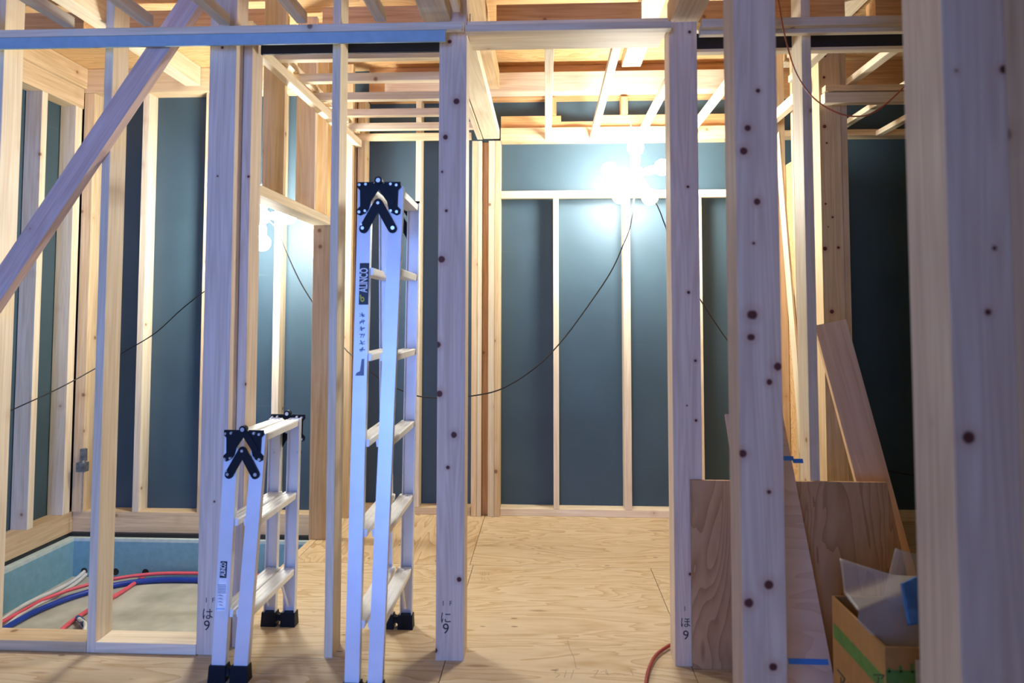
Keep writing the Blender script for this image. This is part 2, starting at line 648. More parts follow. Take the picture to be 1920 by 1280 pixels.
T('post', (*BX, YN, YN+.105, 0, 2.9), 'square post with a row of dark round knots, right of the tall ladder', 'post', spots=sp)
CX = (.468, .573)
sp = [(1290, 350, .006), (1293, 60, .006), (1291, 548, .006), (1304, 676, .006), (1305, 788, .0055), (1288, 760, .003), (1294, 1076, .006)]
T('post', (*CX, YN, YN+.105, 0, 2.385), 'square post right of the open doorway, against the brown plywood', 'post', spots=sp)
T('stud', (.962, .997, YN, YN+.105, 0, 2.9), 'whitewashed-looking stud left of the leaning plank, behind the plywood', 'stud', 'pale')

# ---- foreground posts
sp = [(1402, 240, .009), (1395, 283, .010), (1420, 378, .009), (1410, 590, .013), (1408, 632, .010), (1458, 687, .011), (1443, 716, .008),
      (1392, 850, .011), (1442, 922, .006), (1441, 1096, .012), (1404, 1130, .012), (1449, 1250, .010), (1421, 170, .006), (1413, 456, .004)]
T('post', (.478, .583, 1.80, 1.905, 0, 2.9), 'close square post with many reddish knots, second from the right', 'post', spots=sp)
sp = [(1815, 820, .0105), (1853, 585, .006), (1865, 465, .004), (1883, 130, .008)]
T('post', (.673, .776, 1.22, 1.352, 0, 2.9), 'nearest big post at the right, blurred, with one dark knot', 'post', spots=sp)
T('board', (.778, 1.0, 1.26, 1.29, 0, 2.9), 'blurred upright board cut by the right edge of the photo', 'board', 'tan')

# ---- diagonal brace
bp0, bp1 = P(-60, 629, Y=2.655), P(372, 0, Y=2.655)
a = P(0, 543, Y=2.655)
c_ = P(308, 85, Y=2.655)
dr = (c_-a).normalized()
kn = wood('brace_timber', (.70, .54, .46), (.56, .38, .32), knot=.03, spots=None, rings=.16)
o = leaning('brace', a-dr*.9, c_+dr*.42, (dr.z, 0, -dr.x), .082, .045, kn)
tag(o, 'diagonal brace with small knots rising across the upper left corner', 'brace')

# ---- runners and strips at the near row
ztop = P(600, 45, Y=2.60).z
zmid = P(600, 60, Y=2.60).z
zbot = P(600, 81, Y=2.60).z
T('runner', (-3.0, -.31, 2.60, 2.63, zmid+.001, ztop), 'pale ceiling runner lying just above the blue strip', 'runner', 'pale')
XB = P(835, 70, Y=2.60).x
T('furring_strip', (-3.0, XB, 2.60, 2.612, zbot, zmid), 'long blue strip crossing the whole upper left', 'strip', 'blueband')
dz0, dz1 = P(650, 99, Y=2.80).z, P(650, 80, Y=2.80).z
o = slab('dark_strip', -1.16, -.412, 2.80, 2.812, dz0, dz1+.02, 'dark', 'thing')  # thin near-black strip set behind the near row
tag(o, 'near-black strip under the blue strip, left of the knotty post', 'panel', 'near-black strips above the openings')
T('runner', (-.30, .465, 2.60, 2.64, P(1000, 57, Y=2.6).z, P(1000, 44, Y=2.6).z), 'bluish runner along the top of the doorway header', 'runner', 'pale')
T('header', (-.302, .466, YN, YN+.115, 2.364, 2.402), 'front header board over the open doorway', 'header', 'pale')
T('header', (-.302, .466, YN+.121, YN+.22, 2.371, 2.41), 'rear header board over the open doorway, carrying the white joists', 'header', 'pale')
T('runner', (.576, 2.6, 2.60, 2.63, P(1600, 46, Y=2.6).z, P(1600, 30, Y=2.6).z), 'upper runner at the top right, between the two near posts', 'runner', 'pale')
T('runner', (.576, 2.6, 2.632, 2.66, P(1600, 60, Y=2.632).z, P(1600, 44, Y=2.632).z), 'lower runner at the top right, above the near-black strip', 'runner', 'pale')
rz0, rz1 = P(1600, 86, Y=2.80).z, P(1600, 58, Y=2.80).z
o = slab('dark_strip', .578, 3.0, 2.80, 2.812, rz0, rz1, 'dark', 'thing')  # matching near-black strip, right of the doorway post
tag(o, 'near-black strip at the top right, under the two runners', 'panel', 'near-black strips above the openings')
T('runner', (.578, 3.0, 2.80, 2.84, rz0-.014, rz0-.002), 'thin light runner under the near-black strip at the top right', 'runner', 'pale')

# ---- near ceiling joists (towards the viewer)
for k, (x, lab) in enumerate(((-2.13, 'short dark joist end in the top left corner'), (-1.827, 'shaded joist above the blue strip, second from the left edge'),
                              (-1.516, 'shaded joist above the blue strip, just left of the top of the brace'), (-1.22, 'shaded joist meeting the top of the thick post'),
                              (-.92, 'shaded joist above the blue strip, left of the thin free stud'), (-.619, 'shaded joist above the blue strip, right of the thin free stud'))):
    T('joist', (x-.02, x+.02, -1.9, 2.598, 2.372, 2.412), lab, 'joist', 'pale', 'near ceiling joists')
T('beam', (-.470, -.366, -1.9, 2.675, 2.402, 2.50), 'pale plate overhead meeting the top of the knotty post', 'beam', 'pale')
T('runner', (-.345, -.318, -1.9, 2.595, 2.402, 2.44), 'narrow white runner overhead, right beside the pale plate', 'runner', 'pale')
T('beam', (.480, .590, 1.91, 2.78, 2.402, 2.50), 'thick beam overhead resting on the post right of the doorway', 'beam', 'tan')

# ---- white joists of the open room
JL = ['white joist hanging straight ahead, left of the other joists', 'second white joist, its end left of the big lamp', 'white joist reaching the wall just above the big lamp',
      'white joist passing behind the top of the post right of the doorway', 'white joist seen right of the close knotty post', 'white joist in the top right corner, ending at the cross rail',
      'short joist seen through the frame below the top right rail', 'last short joist at the right, half hidden by the nearest post']
for k in range(8):
    x = .016 + .303*k - (.012 if k else 0)
    y0 = YN+.222 if k < 2 else 2.845
    y1 = YF-.002
    if k == 4: y1 = 3.52
    if k == 5: y1 = 3.585
    if k >= 6: y0 = 3.56
    if k in (2, 3): y0 = 2.85
    T('joist', (x-.02, x+.02, y0, y1, ZJ, ZJ+.032), JL[k], 'joist', 'pale', 'white ceiling joists of the open room')

# ---- slats over the passage
SL = ['first ceiling slat over the tall ladder, nearest the dark strip', 'second ceiling slat over the tall ladder', 'third ceiling slat over the tall ladder',
      'fourth slat, with teal board above it, over the tall ladder', 'fifth slat, next to last before the back wall']
for k, y in enumerate((3.144, 3.444, 3.742, 4.045, 4.342)):
    T('joist', (-1.248, -.444, y-.045, y, ZJ, ZJ+.04), SL[k], 'joist', 'pale', 'ceiling slats over the passage')
T('top_plate', (-1.243, -.486, YF-.03, YF-.001, ZJ, ZJ+.045), 'last slat of the passage ceiling, fixed along the back wall', 'plate', 'tan')

# ---- far wall of the open room
T('top_plate', (-.294, 1.32, YF, YF+.105, 2.415, 2.50), 'plate along the back wall on which the white joists end', 'plate', 'tan')
n0, n1 = P(1052, 229, Y=YF+.03).x, P(1126, 229, Y=YF+.03).x
b = MB()
out = [(-.294, 2.502), (1.36, 2.502), (1.36, 2.585), (n1, 2.585), (n1, 2.545), (n0, 2.545), (n0, 2.585), (-.294, 2.585)]
nn = len(out)
cx_ = (-.294+1.36)/2
vs = [(y, z-2.54, x-cx_) for y in (-.0375, .0375) for x, z in out]
b.add(vs, [tuple(range(nn)), tuple(reversed(range(nn, 2*nn)))]+[(i, nn+i, nn+(i+1) % nn, (i+1) % nn) for i in range(nn)])
o = b.build('wall_board', M['warm'])
mw = AX['X'].to_4x4()
mw.translation = Vector((cx_, YF+.0675, 2.54))
o.matrix_world = mw
tag(o, 'notched board above the joist plate on the back wall', 'board')
T('rail', (-.292, 1.35, YF, YF+.04, 2.035, 2.084), 'horizontal rail of the back wall, behind the big lamp', 'rail', 'pale')
T('stud', (.048, .083, YF, YF+.105, .047, 2.033), 'stud below the rail, left of the hanging cable', 'stud', 'pale', 'studs of the back wall')
T('stud', (.497, .543, YF, YF+.105, .047, 2.033), 'stud directly under the big lamp', 'stud', 'pale', 'studs of the back wall')
T('stud', (.955, 1.0, YF, YF+.105, .047, 2.033), 'stud showing right of the doorway post, beyond the plywood', 'stud', 'pale', 'studs of the back wall')
for q, lab in ((.035, 'short block above the wall plate, between the first two white joists'), (.50, 'short block above the wall plate, over the big lamp')):
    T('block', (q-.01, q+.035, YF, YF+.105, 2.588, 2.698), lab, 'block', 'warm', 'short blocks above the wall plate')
EX = [(-.478, -.442, 0, 'tan'), (-.440, -.414, .0, 'pale'), (-.412, -.372, .045, 'warm'), (-.370, -.331, 0, 'pale'), (-.329, -.295, 0, 'tan')]
EL = ['leftmost timber of the packed end post on the back wall', 'narrow light strip second from the left in the packed end post', 'recessed knotty timber in the middle of the packed end post',
      'light strip right of the recessed timber in the packed end post', 'rightmost timber of the packed end post, beside the open room']
for (x0, x1, dy, mt_), lab in zip(EX, EL):
    T('stud', (x0, x1, YF-.03+dy, YF+.105, .001, 2.408), lab, 'stud', mt_, 'timbers of the packed end post')
T('stud', (-.853, -.818, YF, YF+.105, .047, 2.70), 'stud on the back wall right of the tall ladder', 'stud', 'pale', 'studs of the back wall')
T('stud', (-1.235, -1.187, YF-.02, YF+.105, .001, 2.70), 'light corner stud at the end of the passage, left of the tall ladder', 'stud', 'tan', 'studs of the back wall')

# ---- plates that run back from the near posts
T('top_plate', (-.404, -.300, YN+.108, YF-.034, ZJ, ZJ+.06), 'wide cream plate running back from the knotty post', 'plate', 'pale')
T('runner', (-.444, -.410, YN+.108, YF-.034, ZJ-.004, ZJ+.036), 'narrow runner along the left side of the cream plate', 'runner', 'pale')

# ---- upper floor beams
T('beam', (-1.05, 1.36, YF-.06, YF+.04, 2.72, 2.848), 'whitish floor beam across the top of the back wall', 'beam', 'post')
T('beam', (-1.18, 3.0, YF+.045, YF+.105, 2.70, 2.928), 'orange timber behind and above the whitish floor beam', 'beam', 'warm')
T('beam', (-3.2, -1.42, YF-.02, YF+.105, 2.765, 2.928), 'yellow beam above the teal boards of the wet room', 'beam', 'tan')
T('beam', (-3.205, -3.10, 2.8, YF-.022, 2.655, 2.79), 'knotty yellow beam along the top of the left wall', 'beam', 'tan')
T('beam', (-3.205, -3.08, 2.8, YF-.022, 2.792, 2.928), 'second yellow beam lying on the one along the top of the left wall', 'beam', 'tan')
T('beam', (.49, .61, 2.9, YF-.062, 2.872, 2.928), 'bright beam running back above the white joists', 'beam', 'pale')
T('beam', (1.50, 1.635, 2.9, YF, 2.872, 2.928), 'bright beam near the top edge, above the right-hand room', 'beam', 'pale')
T('beam', (-2.40, -2.30, 2.0, 4.57, 2.80, 2.928), 'bright beam running back over the wet room, behind the brace', 'beam', 'pale')
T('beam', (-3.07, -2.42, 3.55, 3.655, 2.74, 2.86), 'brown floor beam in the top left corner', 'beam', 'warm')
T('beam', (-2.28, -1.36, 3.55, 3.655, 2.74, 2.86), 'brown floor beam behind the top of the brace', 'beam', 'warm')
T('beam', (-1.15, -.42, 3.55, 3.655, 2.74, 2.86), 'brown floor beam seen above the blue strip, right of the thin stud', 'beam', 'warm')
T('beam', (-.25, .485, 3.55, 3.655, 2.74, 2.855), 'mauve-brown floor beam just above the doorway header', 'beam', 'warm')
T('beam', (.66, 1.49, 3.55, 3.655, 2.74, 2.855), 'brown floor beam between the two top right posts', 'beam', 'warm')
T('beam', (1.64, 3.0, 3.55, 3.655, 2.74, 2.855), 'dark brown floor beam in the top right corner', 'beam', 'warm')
T('beam', (-.40, -.30, 2.9, YF-.062, 2.74, 2.86), 'short tan beam seen between header and cream plate', 'beam', 'tan')

# ---- partition between wet room and passage
DX = (-1.35, -1.245)
D = 'studs between the wet room and the passage'
T('stud', (*DX, 3.298, 3.33, 1.842, 2.9), 'short stud on the lintel, nearest the small lamp', 'stud', 'tan', D)
T('stud', (*DX, 3.752, 3.785, 1.842, 2.9), 'short stud on the lintel, with two small knots, right of the first', 'stud', 'post', D)
T('stud', (*DX, 4.06, 4.105, 0.001, 2.9), 'full-height stud at the right end of the lintel', 'stud', 'tan', D)
T('stud', (*DX, 4.49, 4.535, 0.001, 2.9), 'full-height stud in the rear corner of the passage, behind the thin free stud', 'stud', 'tan', D)
T('stud', (*DX, 3.94, 3.975, 1.842, 2.9), 'third stud above the lintel, beside the thin free stud', 'stud', 'tan', D)
T('lintel', (*DX, 2.853, 4.058, 1.795, 1.840), 'cream lintel over the opening to the wet room, above the small lamp', 'lintel', 'pale')
T('runner', (-1.243, -1.205, 2.853, YF-.035, 2.372, ZJ-.001), 'greenish cream runner receding over the passage, above the short studs', 'runner', 'pale')
T('runner', (-1.243, -1.252+.035, 2.853, YF-.035, ZJ+.042, ZJ+.075), 'thin runner above the ends of the ceiling slats', 'runner', 'pale')
T('corner_stud', (-1.30, -1.246, YF-.01, YF+.105, .001, 2.7), 'tan timber in the rear corner beyond the lintel', 'stud', 'tan', D)

# ---- wet room walls
W = 'studs of the wet room back wall'
for (x0, x1, lab, mt_) in ((-2.703, -2.660, 'bright stud standing above the pit, between two teal boards', 'pale'), (-2.27, -2.215, 'orange-edged stud just left of the thick post', 'tan'),
                           (-1.79, -1.745, 'stud behind the small lamp, in the opening', 'pale')):
    T('stud', (x0, x1, YF, YF+.105, -.009, 2.763), lab, 'stud', mt_, W)
T('stud', (-1.49, -1.44, YF, YF+.105, -.009, 2.763), 'right-hand end stud of the wet room back wall', 'stud', 'tan', W)
T('corner_stud', (-3.098, -3.03, YF-.018, YF+.105, -.009, 2.763), 'yellow corner stud of the wet room, with the metal bracket', 'stud', 'tan', W)
L = 'studs of the left wall'
T('stud', (-3.205, -3.10, 4.185, 4.235, -.009, 2.654), 'grey-faced stud on the left wall, left of the corner', 'stud', 'pale', L)
T('stud', (-3.205, -3.10, 4.50, 4.565, -.009, 2.654), 'grey-faced stud with a long crack, next to the corner of the wet room', 'stud', 'pale', L)

# ---- right-hand partition
sp = [(1547, 105, .006), (1545, 145, .007), (1546, 237, .010), (1550, 268, .005), (1548, 382, .005), (1561, 407, .006), (1547, 466, .011), (1572, 464, .008), (1560, 584, .011), (1553, 425, .003)]
T('post', (1.370, 1.475, 3.59, 3.695, 0, 2.735), 'square knotty post of the inner frame, behind the leaning plank', 'post', spots=sp, base=TAN)
T('stud', (1.478, 1.51, 3.60, 3.70, 0, 2.735), 'narrow timber on the right of the inner knotty post', 'stud', 'tan')
T('rail', (1.37, 3.1, 3.505, 3.55, 2.372, 2.40), 'upper cross rail of the inner frame at the top right', 'rail', 'tan')
T('rail', (1.37, 3.1, 3.515, 3.565, 2.316, 2.368), 'lower cross rail of the inner frame, just above the thin orange cable', 'rail', 'pale')
T('runner', (1.33, 1.368, 3.70, YF-.002, 2.41, 2.47), 'pale runner receding behind the stud near the inner post', 'runner', 'pale')
T('stud', (1.39, 1.475, 4.03, 4.065, 0.001, 2.9), 'bright-edged stud behind the inner post', 'stud', 'tan', 'studs of the right partition')
T('stud', (1.39, 1.475, 4.42, 4.455, 0.001, 2.9), 'rearmost stud of the right partition, beside the close knotty post', 'stud', 'tan', 'studs of the right partition')
b = MB()
b.box(1.478, 1.49, 3.71, 4.6, 0.001, 2.2)
tag(b.build('plywood_board', M['ceil']), 'orange plywood lining seen between the studs beside the inner post', 'plywood panel')
o = leaning('brace', P(1459, 330, X=1.38)+Vector((0, 0, .25)), P(1506, 850, X=1.38), (0, 1, .3), .08, .012, 'pale')
tag(o, 'thin slanting brace on the right partition, beside the whitewashed-looking stud', 'brace')
T('top_plate', (1.50, 3.19, YF, YF+.105, 2.425, 2.465), 'thin plate crossing the dark wall at the right', 'plate', 'tan')

# ---- plywood sheet against the posts (slanting right edge)
b = MB()
pl, pr = P(1296.5, 1000, Y=2.655), P(1664, 905, Y=2.655)
dxdz = .19
pl.z = pr.z
ring = [(pl.x, .001), (pr.x+dxdz*pl.z, .001), (pr.x, pl.z), (pl.x, pl.z)]
vs = [(x, 2.660, z) for x, z in ring]+[(x, 2.672, z) for x, z in ring]
b.add(vs, [(0, 1, 2, 3), (7, 6, 5, 4), (0, 4, 5, 1), (1, 5, 6, 2), (2, 6, 7, 3), (3, 7, 4, 0)])
tag(b.build('plywood_sheet', M['ply_z']), 'brown plywood sheet standing against the frame, slanting at its right edge', 'plywood sheet')
# lighter board in front, leaning on its top edge
o = leaning('plywood_offcut', (.775, 2.205, .006), (.775, 2.725, .90), (1, 0, 0), .212, .012, 'ply_light')
tag(o, 'light plywood board with blue tape, leaning behind the close knotty post', 'plywood board')
bpy.context.view_layer.update()
tp = MB()
tp.box(-.106, .1065, -.0001, .0009, 0, .022)


def tape(L0, x0, x1, rot=0, parent=o):
    q = MB()
    q.box(x0, x1, -.0075, -.0062, -.011, .011)
    z = q.build('tape', M['bluetape'], parent)
    z.location = (0, 0, L0)
    z.rotation_euler = (0, rot, 0)
    z['label'] = 'strip of blue masking tape'
    return z


# ---- leaning plank
kn = wood('plank_timber', (.66, .46, .28), (.50, .32, .18), knot=.045, rings=.05)
o2 = leaning('plank', (1.376, 2.76, .004), P(1555, 605, Y=2.90), (1, -.25, .2), .118, .07, kn)
tag(o2, 'thick plank leaning to the left behind the plywood sheet', 'plank')

# ---------------------------------------------------------------- work lamps
def lamp(loc, label, dirs, r=.049, arm=.127):
    root = empty('work_lamp', loc)
    tag(root, label, 'lamp', 'hanging work lamps')
    hub = MB()
    hub.cyl((0, .025, 0), (0, -.025, 0), .045, n=20)
    for dx, dz in dirs:
        hub.cyl((0, 0, 0), (dx*arm*.62, 0, dz*arm*.62), .020, n=12)
    hub.build('lamp_body', M['socket'], root)
    for dx, dz in dirs:
        bb = MB()
        n, k = 20, 12
        rings = []
        # globe bulb with a short neck, along (dx, dz)
        prof = [(arm*.45, .022), (arm*.66, .026)] + [(arm*1.25 - math.cos(t)*r, max(.001, math.sin(t)*r)) for t in [.5+i*(math.pi-.5)/k for i in range(k+1)]]
        ax = Vector((dx, 0, dz)).normalized()
        u = Vector((0, 1, 0))
        w = ax.cross(u)
        for d, rr in prof:
            rings.append([ax*d+(u*math.cos(a)+w*math.sin(a))*rr for a in [2*math.pi*i/n for i in range(n)]])
        for i in range(len(rings)-1):
            bb.loft(rings[i], rings[i+1], caps=False)
        bb.build('bulb', M['bulb'], root, smooth=True)
    hk = MB()
    hk.cyl((-.03, .0, .0), (-.03, .0, .30), .003, n=8)
    hk.build('hanging_wire', M['whitepipe'], root)
    return root


LR = P(1193, 326, Y=4.22)
LL = P(491, 405, Y=4.12)
star = [(math.cos(math.radians(a)), math.sin(math.radians(a))) for a in (91, 172, 14, 234, 300)]
lamp(LR, 'big star-shaped work lamp with five lit bulbs, left of the doorway post', star)
star2 = [(math.cos(math.radians(a)), math.sin(math.radians(a))) for a in (78, 150, 0, 215, 272)]
lamp(LL, 'small star-shaped work lamp hanging in the wet room opening', star2)

# ---------------------------------------------------------------- ladders
def channel_ring(w, d, t, out):
    """C section: web faces -Y when out=-1, +Y when out=1"""
    s = out
    h = w/2
    return [(-h, s*d/2), (h, s*d/2), (h, -s*d/2), (h-t, -s*d/2), (h-t, s*(d/2-t)), (-h+t, s*(d/2-t)), (-h+t, -s*d/2), (-h, -s*d/2)]


def rail(p0, p1, parent, out, w=.049, d=.026, t=.003):
    p0, p1 = Vector(p0), Vector(p1)
    z = (p1-p0).normalized()
    x = (Vector((1, 0, 0))-z.x*z).normalized()
    y = z.cross(x)
    ring = channel_ring(w, d, t, out)
    if out == 1:
        ring = [(-a_, b_) for a_, b_ in ring]
    ring = list(reversed(ring)) if out == -1 else ring
    q = MB()
    ra = [p0+x*a_+y*b_ for a_, b_ in ring]
    rb = [p1+x*a_+y*b_ for a_, b_ in ring]
    n = 8
    fs = [(i, (i+1) % n, n+(i+1) % n, n+i) for i in range(n)]
    # end caps as three quads
    for o_ in (0, 8):
        fs += [(o_+0, o_+1, o_+4, o_+5), (o_+1, o_+2, o_+3, o_+4), (o_+0, o_+5, o_+6, o_+7)]
    q.add(ra+rb, fs)
    return q.build('rail', M['alu'], parent)


def hinge(cx, y, z, parent, s=1.0, near=True):
    """folding hinge plate pair with crossed stays, seen from the end of the ladder"""
    q = MB()

    def plate(poly, y0, y1):
        vs = [(cx+a_*s, y0, z+b_*s) for a_, b_ in poly]+[(cx+a_*s, y1, z+b_*s) for a_, b_ in poly]
        n = len(poly)
        q.add(vs, [tuple(range(n)), tuple(reversed(range(n, 2*n)))]+[(i, n+i, n+(i+1) % n, (i+1) % n) for i in range(n)])

    def bar(a_, b_, w, y0, y1):
        ax, az = a_
        bx, bz = b_
        d = math.hypot(bx-ax, bz-az)
        ux, uz = (bx-ax)/d, (bz-az)/d
        poly = []
        for k in range(7):
            t = math.pi/2+math.pi*k/6
            poly.append((ax+w*(ux*math.cos(t)-uz*math.sin(t)), az+w*(uz*math.cos(t)+ux*math.sin(t))))
        for k in range(7):
            t = -math.pi/2+math.pi*k/6
            poly.append((bx+w*(ux*math.cos(t)-uz*math.sin(t)), bz+w*(uz*math.cos(t)+ux*math.sin(t))))
        plate(poly, y0, y1)
    for sgn in (-1, 1):
        plate([(sgn*a_, b_) for a_, b_ in ((.019, .0), (.078, .0), (.080, -.018), (.069, -.030), (.068, -.088), (.080, -.100), (.078, -.116), (.066, -.122), (.046, -.112), (.036, -.098), (.026, -.055), (.017, -.025))], y-.006, y)
        e = .0012 if sgn > 0 else 0
        bar((0, -.004), (sgn*.046, -.072), .013, y-.0085-e, y-.003)
        bar((0, -.078), (sgn*.052, -.170), .0165, y-.0145-e, y-.009)
    q.cyl((cx, y-.018, z+.004), (cx, y+.004, z+.004), .014*s, n=18)
    h = q.build('hinge', M['navy'], parent)
    for (a_, b_, r) in ((0, .004, .008), (-.068, -.012, .005), (-.045, -.010, .005), (.045, -.010, .005), (.066, -.014, .005),
                        (-.068, -.110, .0055), (-.047, -.106, .0045), (.047, -.106, .0045), (.068, -.110, .0055), (0, -.078, .0055),
                        (-.055, -.168, .006), (-.060, -.155, .004), (.054, -.168, .007)):
        rv = MB()
        rv.cyl((cx+a_*s, y-.0165 if b_ < -.07 and abs(a_) < .062 and b_ != -.106 else y-.0075, z+b_*s), (cx+a_*s, y-.0205, z+b_*s), r*s, n=12)
        rv.build('rivet', M['steel'], h)
    return h


def ladder(label, rails, steps, ztop):
    """rails: (left near, left far, right near, right far), each (foot, top)"""
    base = rails[0][0]
    root = empty('stepladder', (0, 0, 0))
    tag(root, label, 'ladder', 'folded aluminium stepladders')
    rr = []
    for i, (a_, b_) in enumerate(rails):
        a2 = Vector(a_)
        b2 = Vector(b_)
        zf = (b2-a2)/(b2.z-a2.z)
        near = i in (0, 2)
        rr.append(rail(a2+zf*.03, b2, root, -1 if near else 1))
        # rubber boot
        q = MB()
        c0 = a2
        x, y = c0.x, c0.y
        sg = 1 if i < 2 else -1
        q.add([(x-.031, y-.024, 0), (x+.031, y-.024, 0), (x+.031, y+.024, 0), (x-.031, y+.024, 0),
               (x-.029, y-.019, .055), (x+.029, y-.019, .055), (x+.029, y+.019, .055), (x-.029, y+.019, .055)],
              [(3, 2, 1, 0), (4, 5, 6, 7), (0, 1, 5, 4), (1, 2, 6, 5), (2, 3, 7, 6), (3, 0, 4, 7)])
        q.add([(x+sg*.028, y-.016, .018), (x+sg*.046, y-.012, .026), (x+sg*.046, y+.012, .026), (x+sg*.028, y+.016, .018),
               (x+sg*.028, y-.016, .048), (x+sg*.042, y-.010, .044), (x+sg*.042, y+.010, .044), (x+sg*.028, y+.016, .048)],
              [(3, 2, 1, 0), (4, 5, 6, 7), (0, 1, 5, 4), (1, 2, 6, 5), (2, 3, 7, 6), (3, 0, 4, 7)])
        q.build('foot', M['navy'], root)
    for (n_, f_) in ((0, 1), (2, 3)):
        na, nb = Vector(rails[n_][0]), Vector(rails[n_][1])
        fa, fb = Vector(rails[f_][0]), Vector(rails[f_][1])
        for z in steps:
            t = z/nb.z
            p = na.lerp(nb, t)
            q_ = fa.lerp(fb, z/fb.z)
            y0, y1 = p.y+.0, q_.y-.0
            sh_ = .008 if n_ == 0 else -.008
            ring = [(-.026, -.026), (.026, -.026), (.029, -.004), (.025, 0), (.014, 0), (.013, -.0015), (.005, -.0015), (.004, 0), (-.004, 0), (-.005, -.0015),
                    (-.013, -.0015), (-.014, 0), (-.025, 0), (-.029, -.004)]
            ring = [(a_+sh_, b_) for a_, b_ in ring]
            s_ = MB()
            ra = [(p.x+a_, y0, z+b_) for a_, b_ in ring]
            rb = [(q_.x+a_, y1, z+b_) for a_, b_ in ring]
            s_.loft(ra, rb)
            s_.build('step', M['alu_white'], root)
        # stay below the lowest step at both ends
        for (a_, sy) in ((na, 1), (fa, -1)):
            s_ = MB()
            z = steps[0]-.03
            s_.cyl((a_.x, a_.y+sy*.02, .085), (a_.x, a_.y+sy*.10, z), .005, n=8)
            s_.build('stay', M['alu_white'], root)
    return root, rr


L1 = (((-.644, 2.405, 0), (-.655, 2.545, 1.735)), ((-.650, 2.95, 0), (-.668, 2.92, 1.735)),
      ((-.568, 2.405, 0), (-.538, 2.545, 1.735)), ((-.572, 2.95, 0), (-.548, 2.92, 1.735)))
r1, rr1 = ladder('tall folded aluminium stepladder with black hinges, in the middle of the passage', L1, (.245, .54, .84, 1.135, 1.44, 1.73), 1.735)
hinge(-.601, 2.527, 1.750, r1)
hinge(-.608, 2.955, 1.750, r1)
L2 = (((-1.140, 2.50, 0), (-1.132, 2.555, .845)), ((-1.136, 2.95, 0), (-1.115, 2.92, .845)),
      ((-1.063, 2.50, 0), (-1.032, 2.555, .845)), ((-1.056, 2.95, 0), (-1.036, 2.92, .845)))
r2, rr2 = ladder('low folded two-step aluminium stepladder with black hinges, beside the thick post', L2, (.235, .545, .842), .845)
hinge(-1.084, 2.538, .858, r2, .92)
hinge(-1.076, 2.955, .858, r2, .92)


def on_rail(r, px, py, off=.0015):
    """placement on the front face of a ladder rail at a spot of the photograph"""
    a_, b_ = [Vector(v) for v in r]
    z = (b_-a_).normalized()
    x = (Vector((1, 0, 0))-z.x*z).normalized()
    y = z.cross(x)
    n = -y
    p0 = a_+n*(.013+off)
    d = _F+(px-960)/F_PX*_R-(py-CY)/F_PX*_U
    t = (p0-Vector((0, 0, CAM_H))).dot(n)/d.dot(n)
    w = Vector((0, 0, CAM_H))+d*t
    # text basis: reading upwards along the rail
    mw = Matrix((z, -x, n)).transposed().to_4x4()
    mw.translation = w
    return mw, x, z, n


def sticker(r, root, px, py0, py1, w, mat, label=None, off=.001, name='sticker'):
    m0, x, z, n = on_rail(r, px, py1, off)
    m1 = on_rail(r, px, py0, off)[0]
    h = (m1.translation-m0.translation).length
    q = MB()
    c0 = m0.translation
    vs = [c0-x*w/2, c0+x*w/2, c0+x*w/2+z*h, c0-x*w/2+z*h]
    vs = vs+[v-n*.0008 for v in vs]
    q.add(vs, [(0, 1, 2, 3), (7, 6, 5, 4), (0, 4, 5, 1), (1, 5, 6, 2), (2, 6, 7, 3), (3, 7, 4, 0)])
    o_ = q.build(name, M[mat], root)
    if label:
        o_['label'] = label
    return o_


s1 = sticker(L1[0], r1, 681.5, 493, 571, .034, 'stkdark', 'dark maker label with white lettering', .0012)
mw = on_rail(L1[0], 682.5, 525, .0025)[0]
lettering('lettering', 'ALINCO', .040, 'stkwhite', mw, s1, width=.088, bold=.0009)
mw = on_rail(L1[0], 679.5, 561, .0025)[0]
for dz, rr_ in ((0, .009),):
    q = MB()
    for k in range(14):
        pass
    ring = [(rr_*math.cos(t), rr_*.8*math.sin(t)) for t in [2*math.pi*i/18 for i in range(18)]]
    ring2 = [(a_*.5, b_*.5) for a_, b_ in ring]
    vs = [mw @ Vector((a_, b_, 0)) for a_, b_ in ring]+[mw @ Vector((a_, b_, 0)) for a_, b_ in ring2]
    q.add(vs, [(i, (i+1) % 18, 18+(i+1) % 18, 18+i) for i in range(18)])
    vs = [mw @ Vector(v) for v in ((-.002, .003, 0), (-.001, .008, 0), (.017, .010, 0), (.016, .005, 0))]
    q.add(vs, [(0, 1, 2, 3)])
    q.build('emblem', M['stkyellow'], s1)


def glyph(parent, r, px, py, strokes, size, mat='stkgrey', th=.0022):
    """short hand-made strokes for characters too small to read"""
    mw_ = on_rail(r, px, py, .0018)[0]
    q = MB()
    for (x0, y0, x1, y1) in strokes:
        a_, b_ = Vector((x0*size, y0*size, 0)), Vector((x1*size, y1*size, 0))
        d = (b_-a_).normalized()
        nn = Vector((-d.y, d.x, 0))*th/2
        q.add([mw_ @ v for v in (a_-nn, b_-nn, b_+nn, a_+nn)], [(0, 1, 2, 3)])
    return q.build('printed_mark', M[mat], parent)


random.seed(3)
for py in range(590, 658, 13):
    st = [(-.5, random.uniform(-.5, .5), .5, random.uniform(-.5, .5)) for _ in range(2)]+[(random.uniform(-.4, .4), -.6, random.uniform(-.4, .4), .6) for _ in range(2)]
    glyph(r1, L1[0], 679, py, st, .016)
# sloping grey mark under the characters
mw = on_rail(L1[0], 675, 690, .0018)[0]
q = MB()
q.add([mw @ Vector(v) for v in ((-.026, .016, 0), (-.026, -.014, 0), (.032, -.014, 0), (.032, -.005, 0), (-.010, .0, 0), (-.016, .012, 0))], [(0, 1, 2, 3, 4, 5)])
q.build('printed_mark', M['stkgrey'], r1)

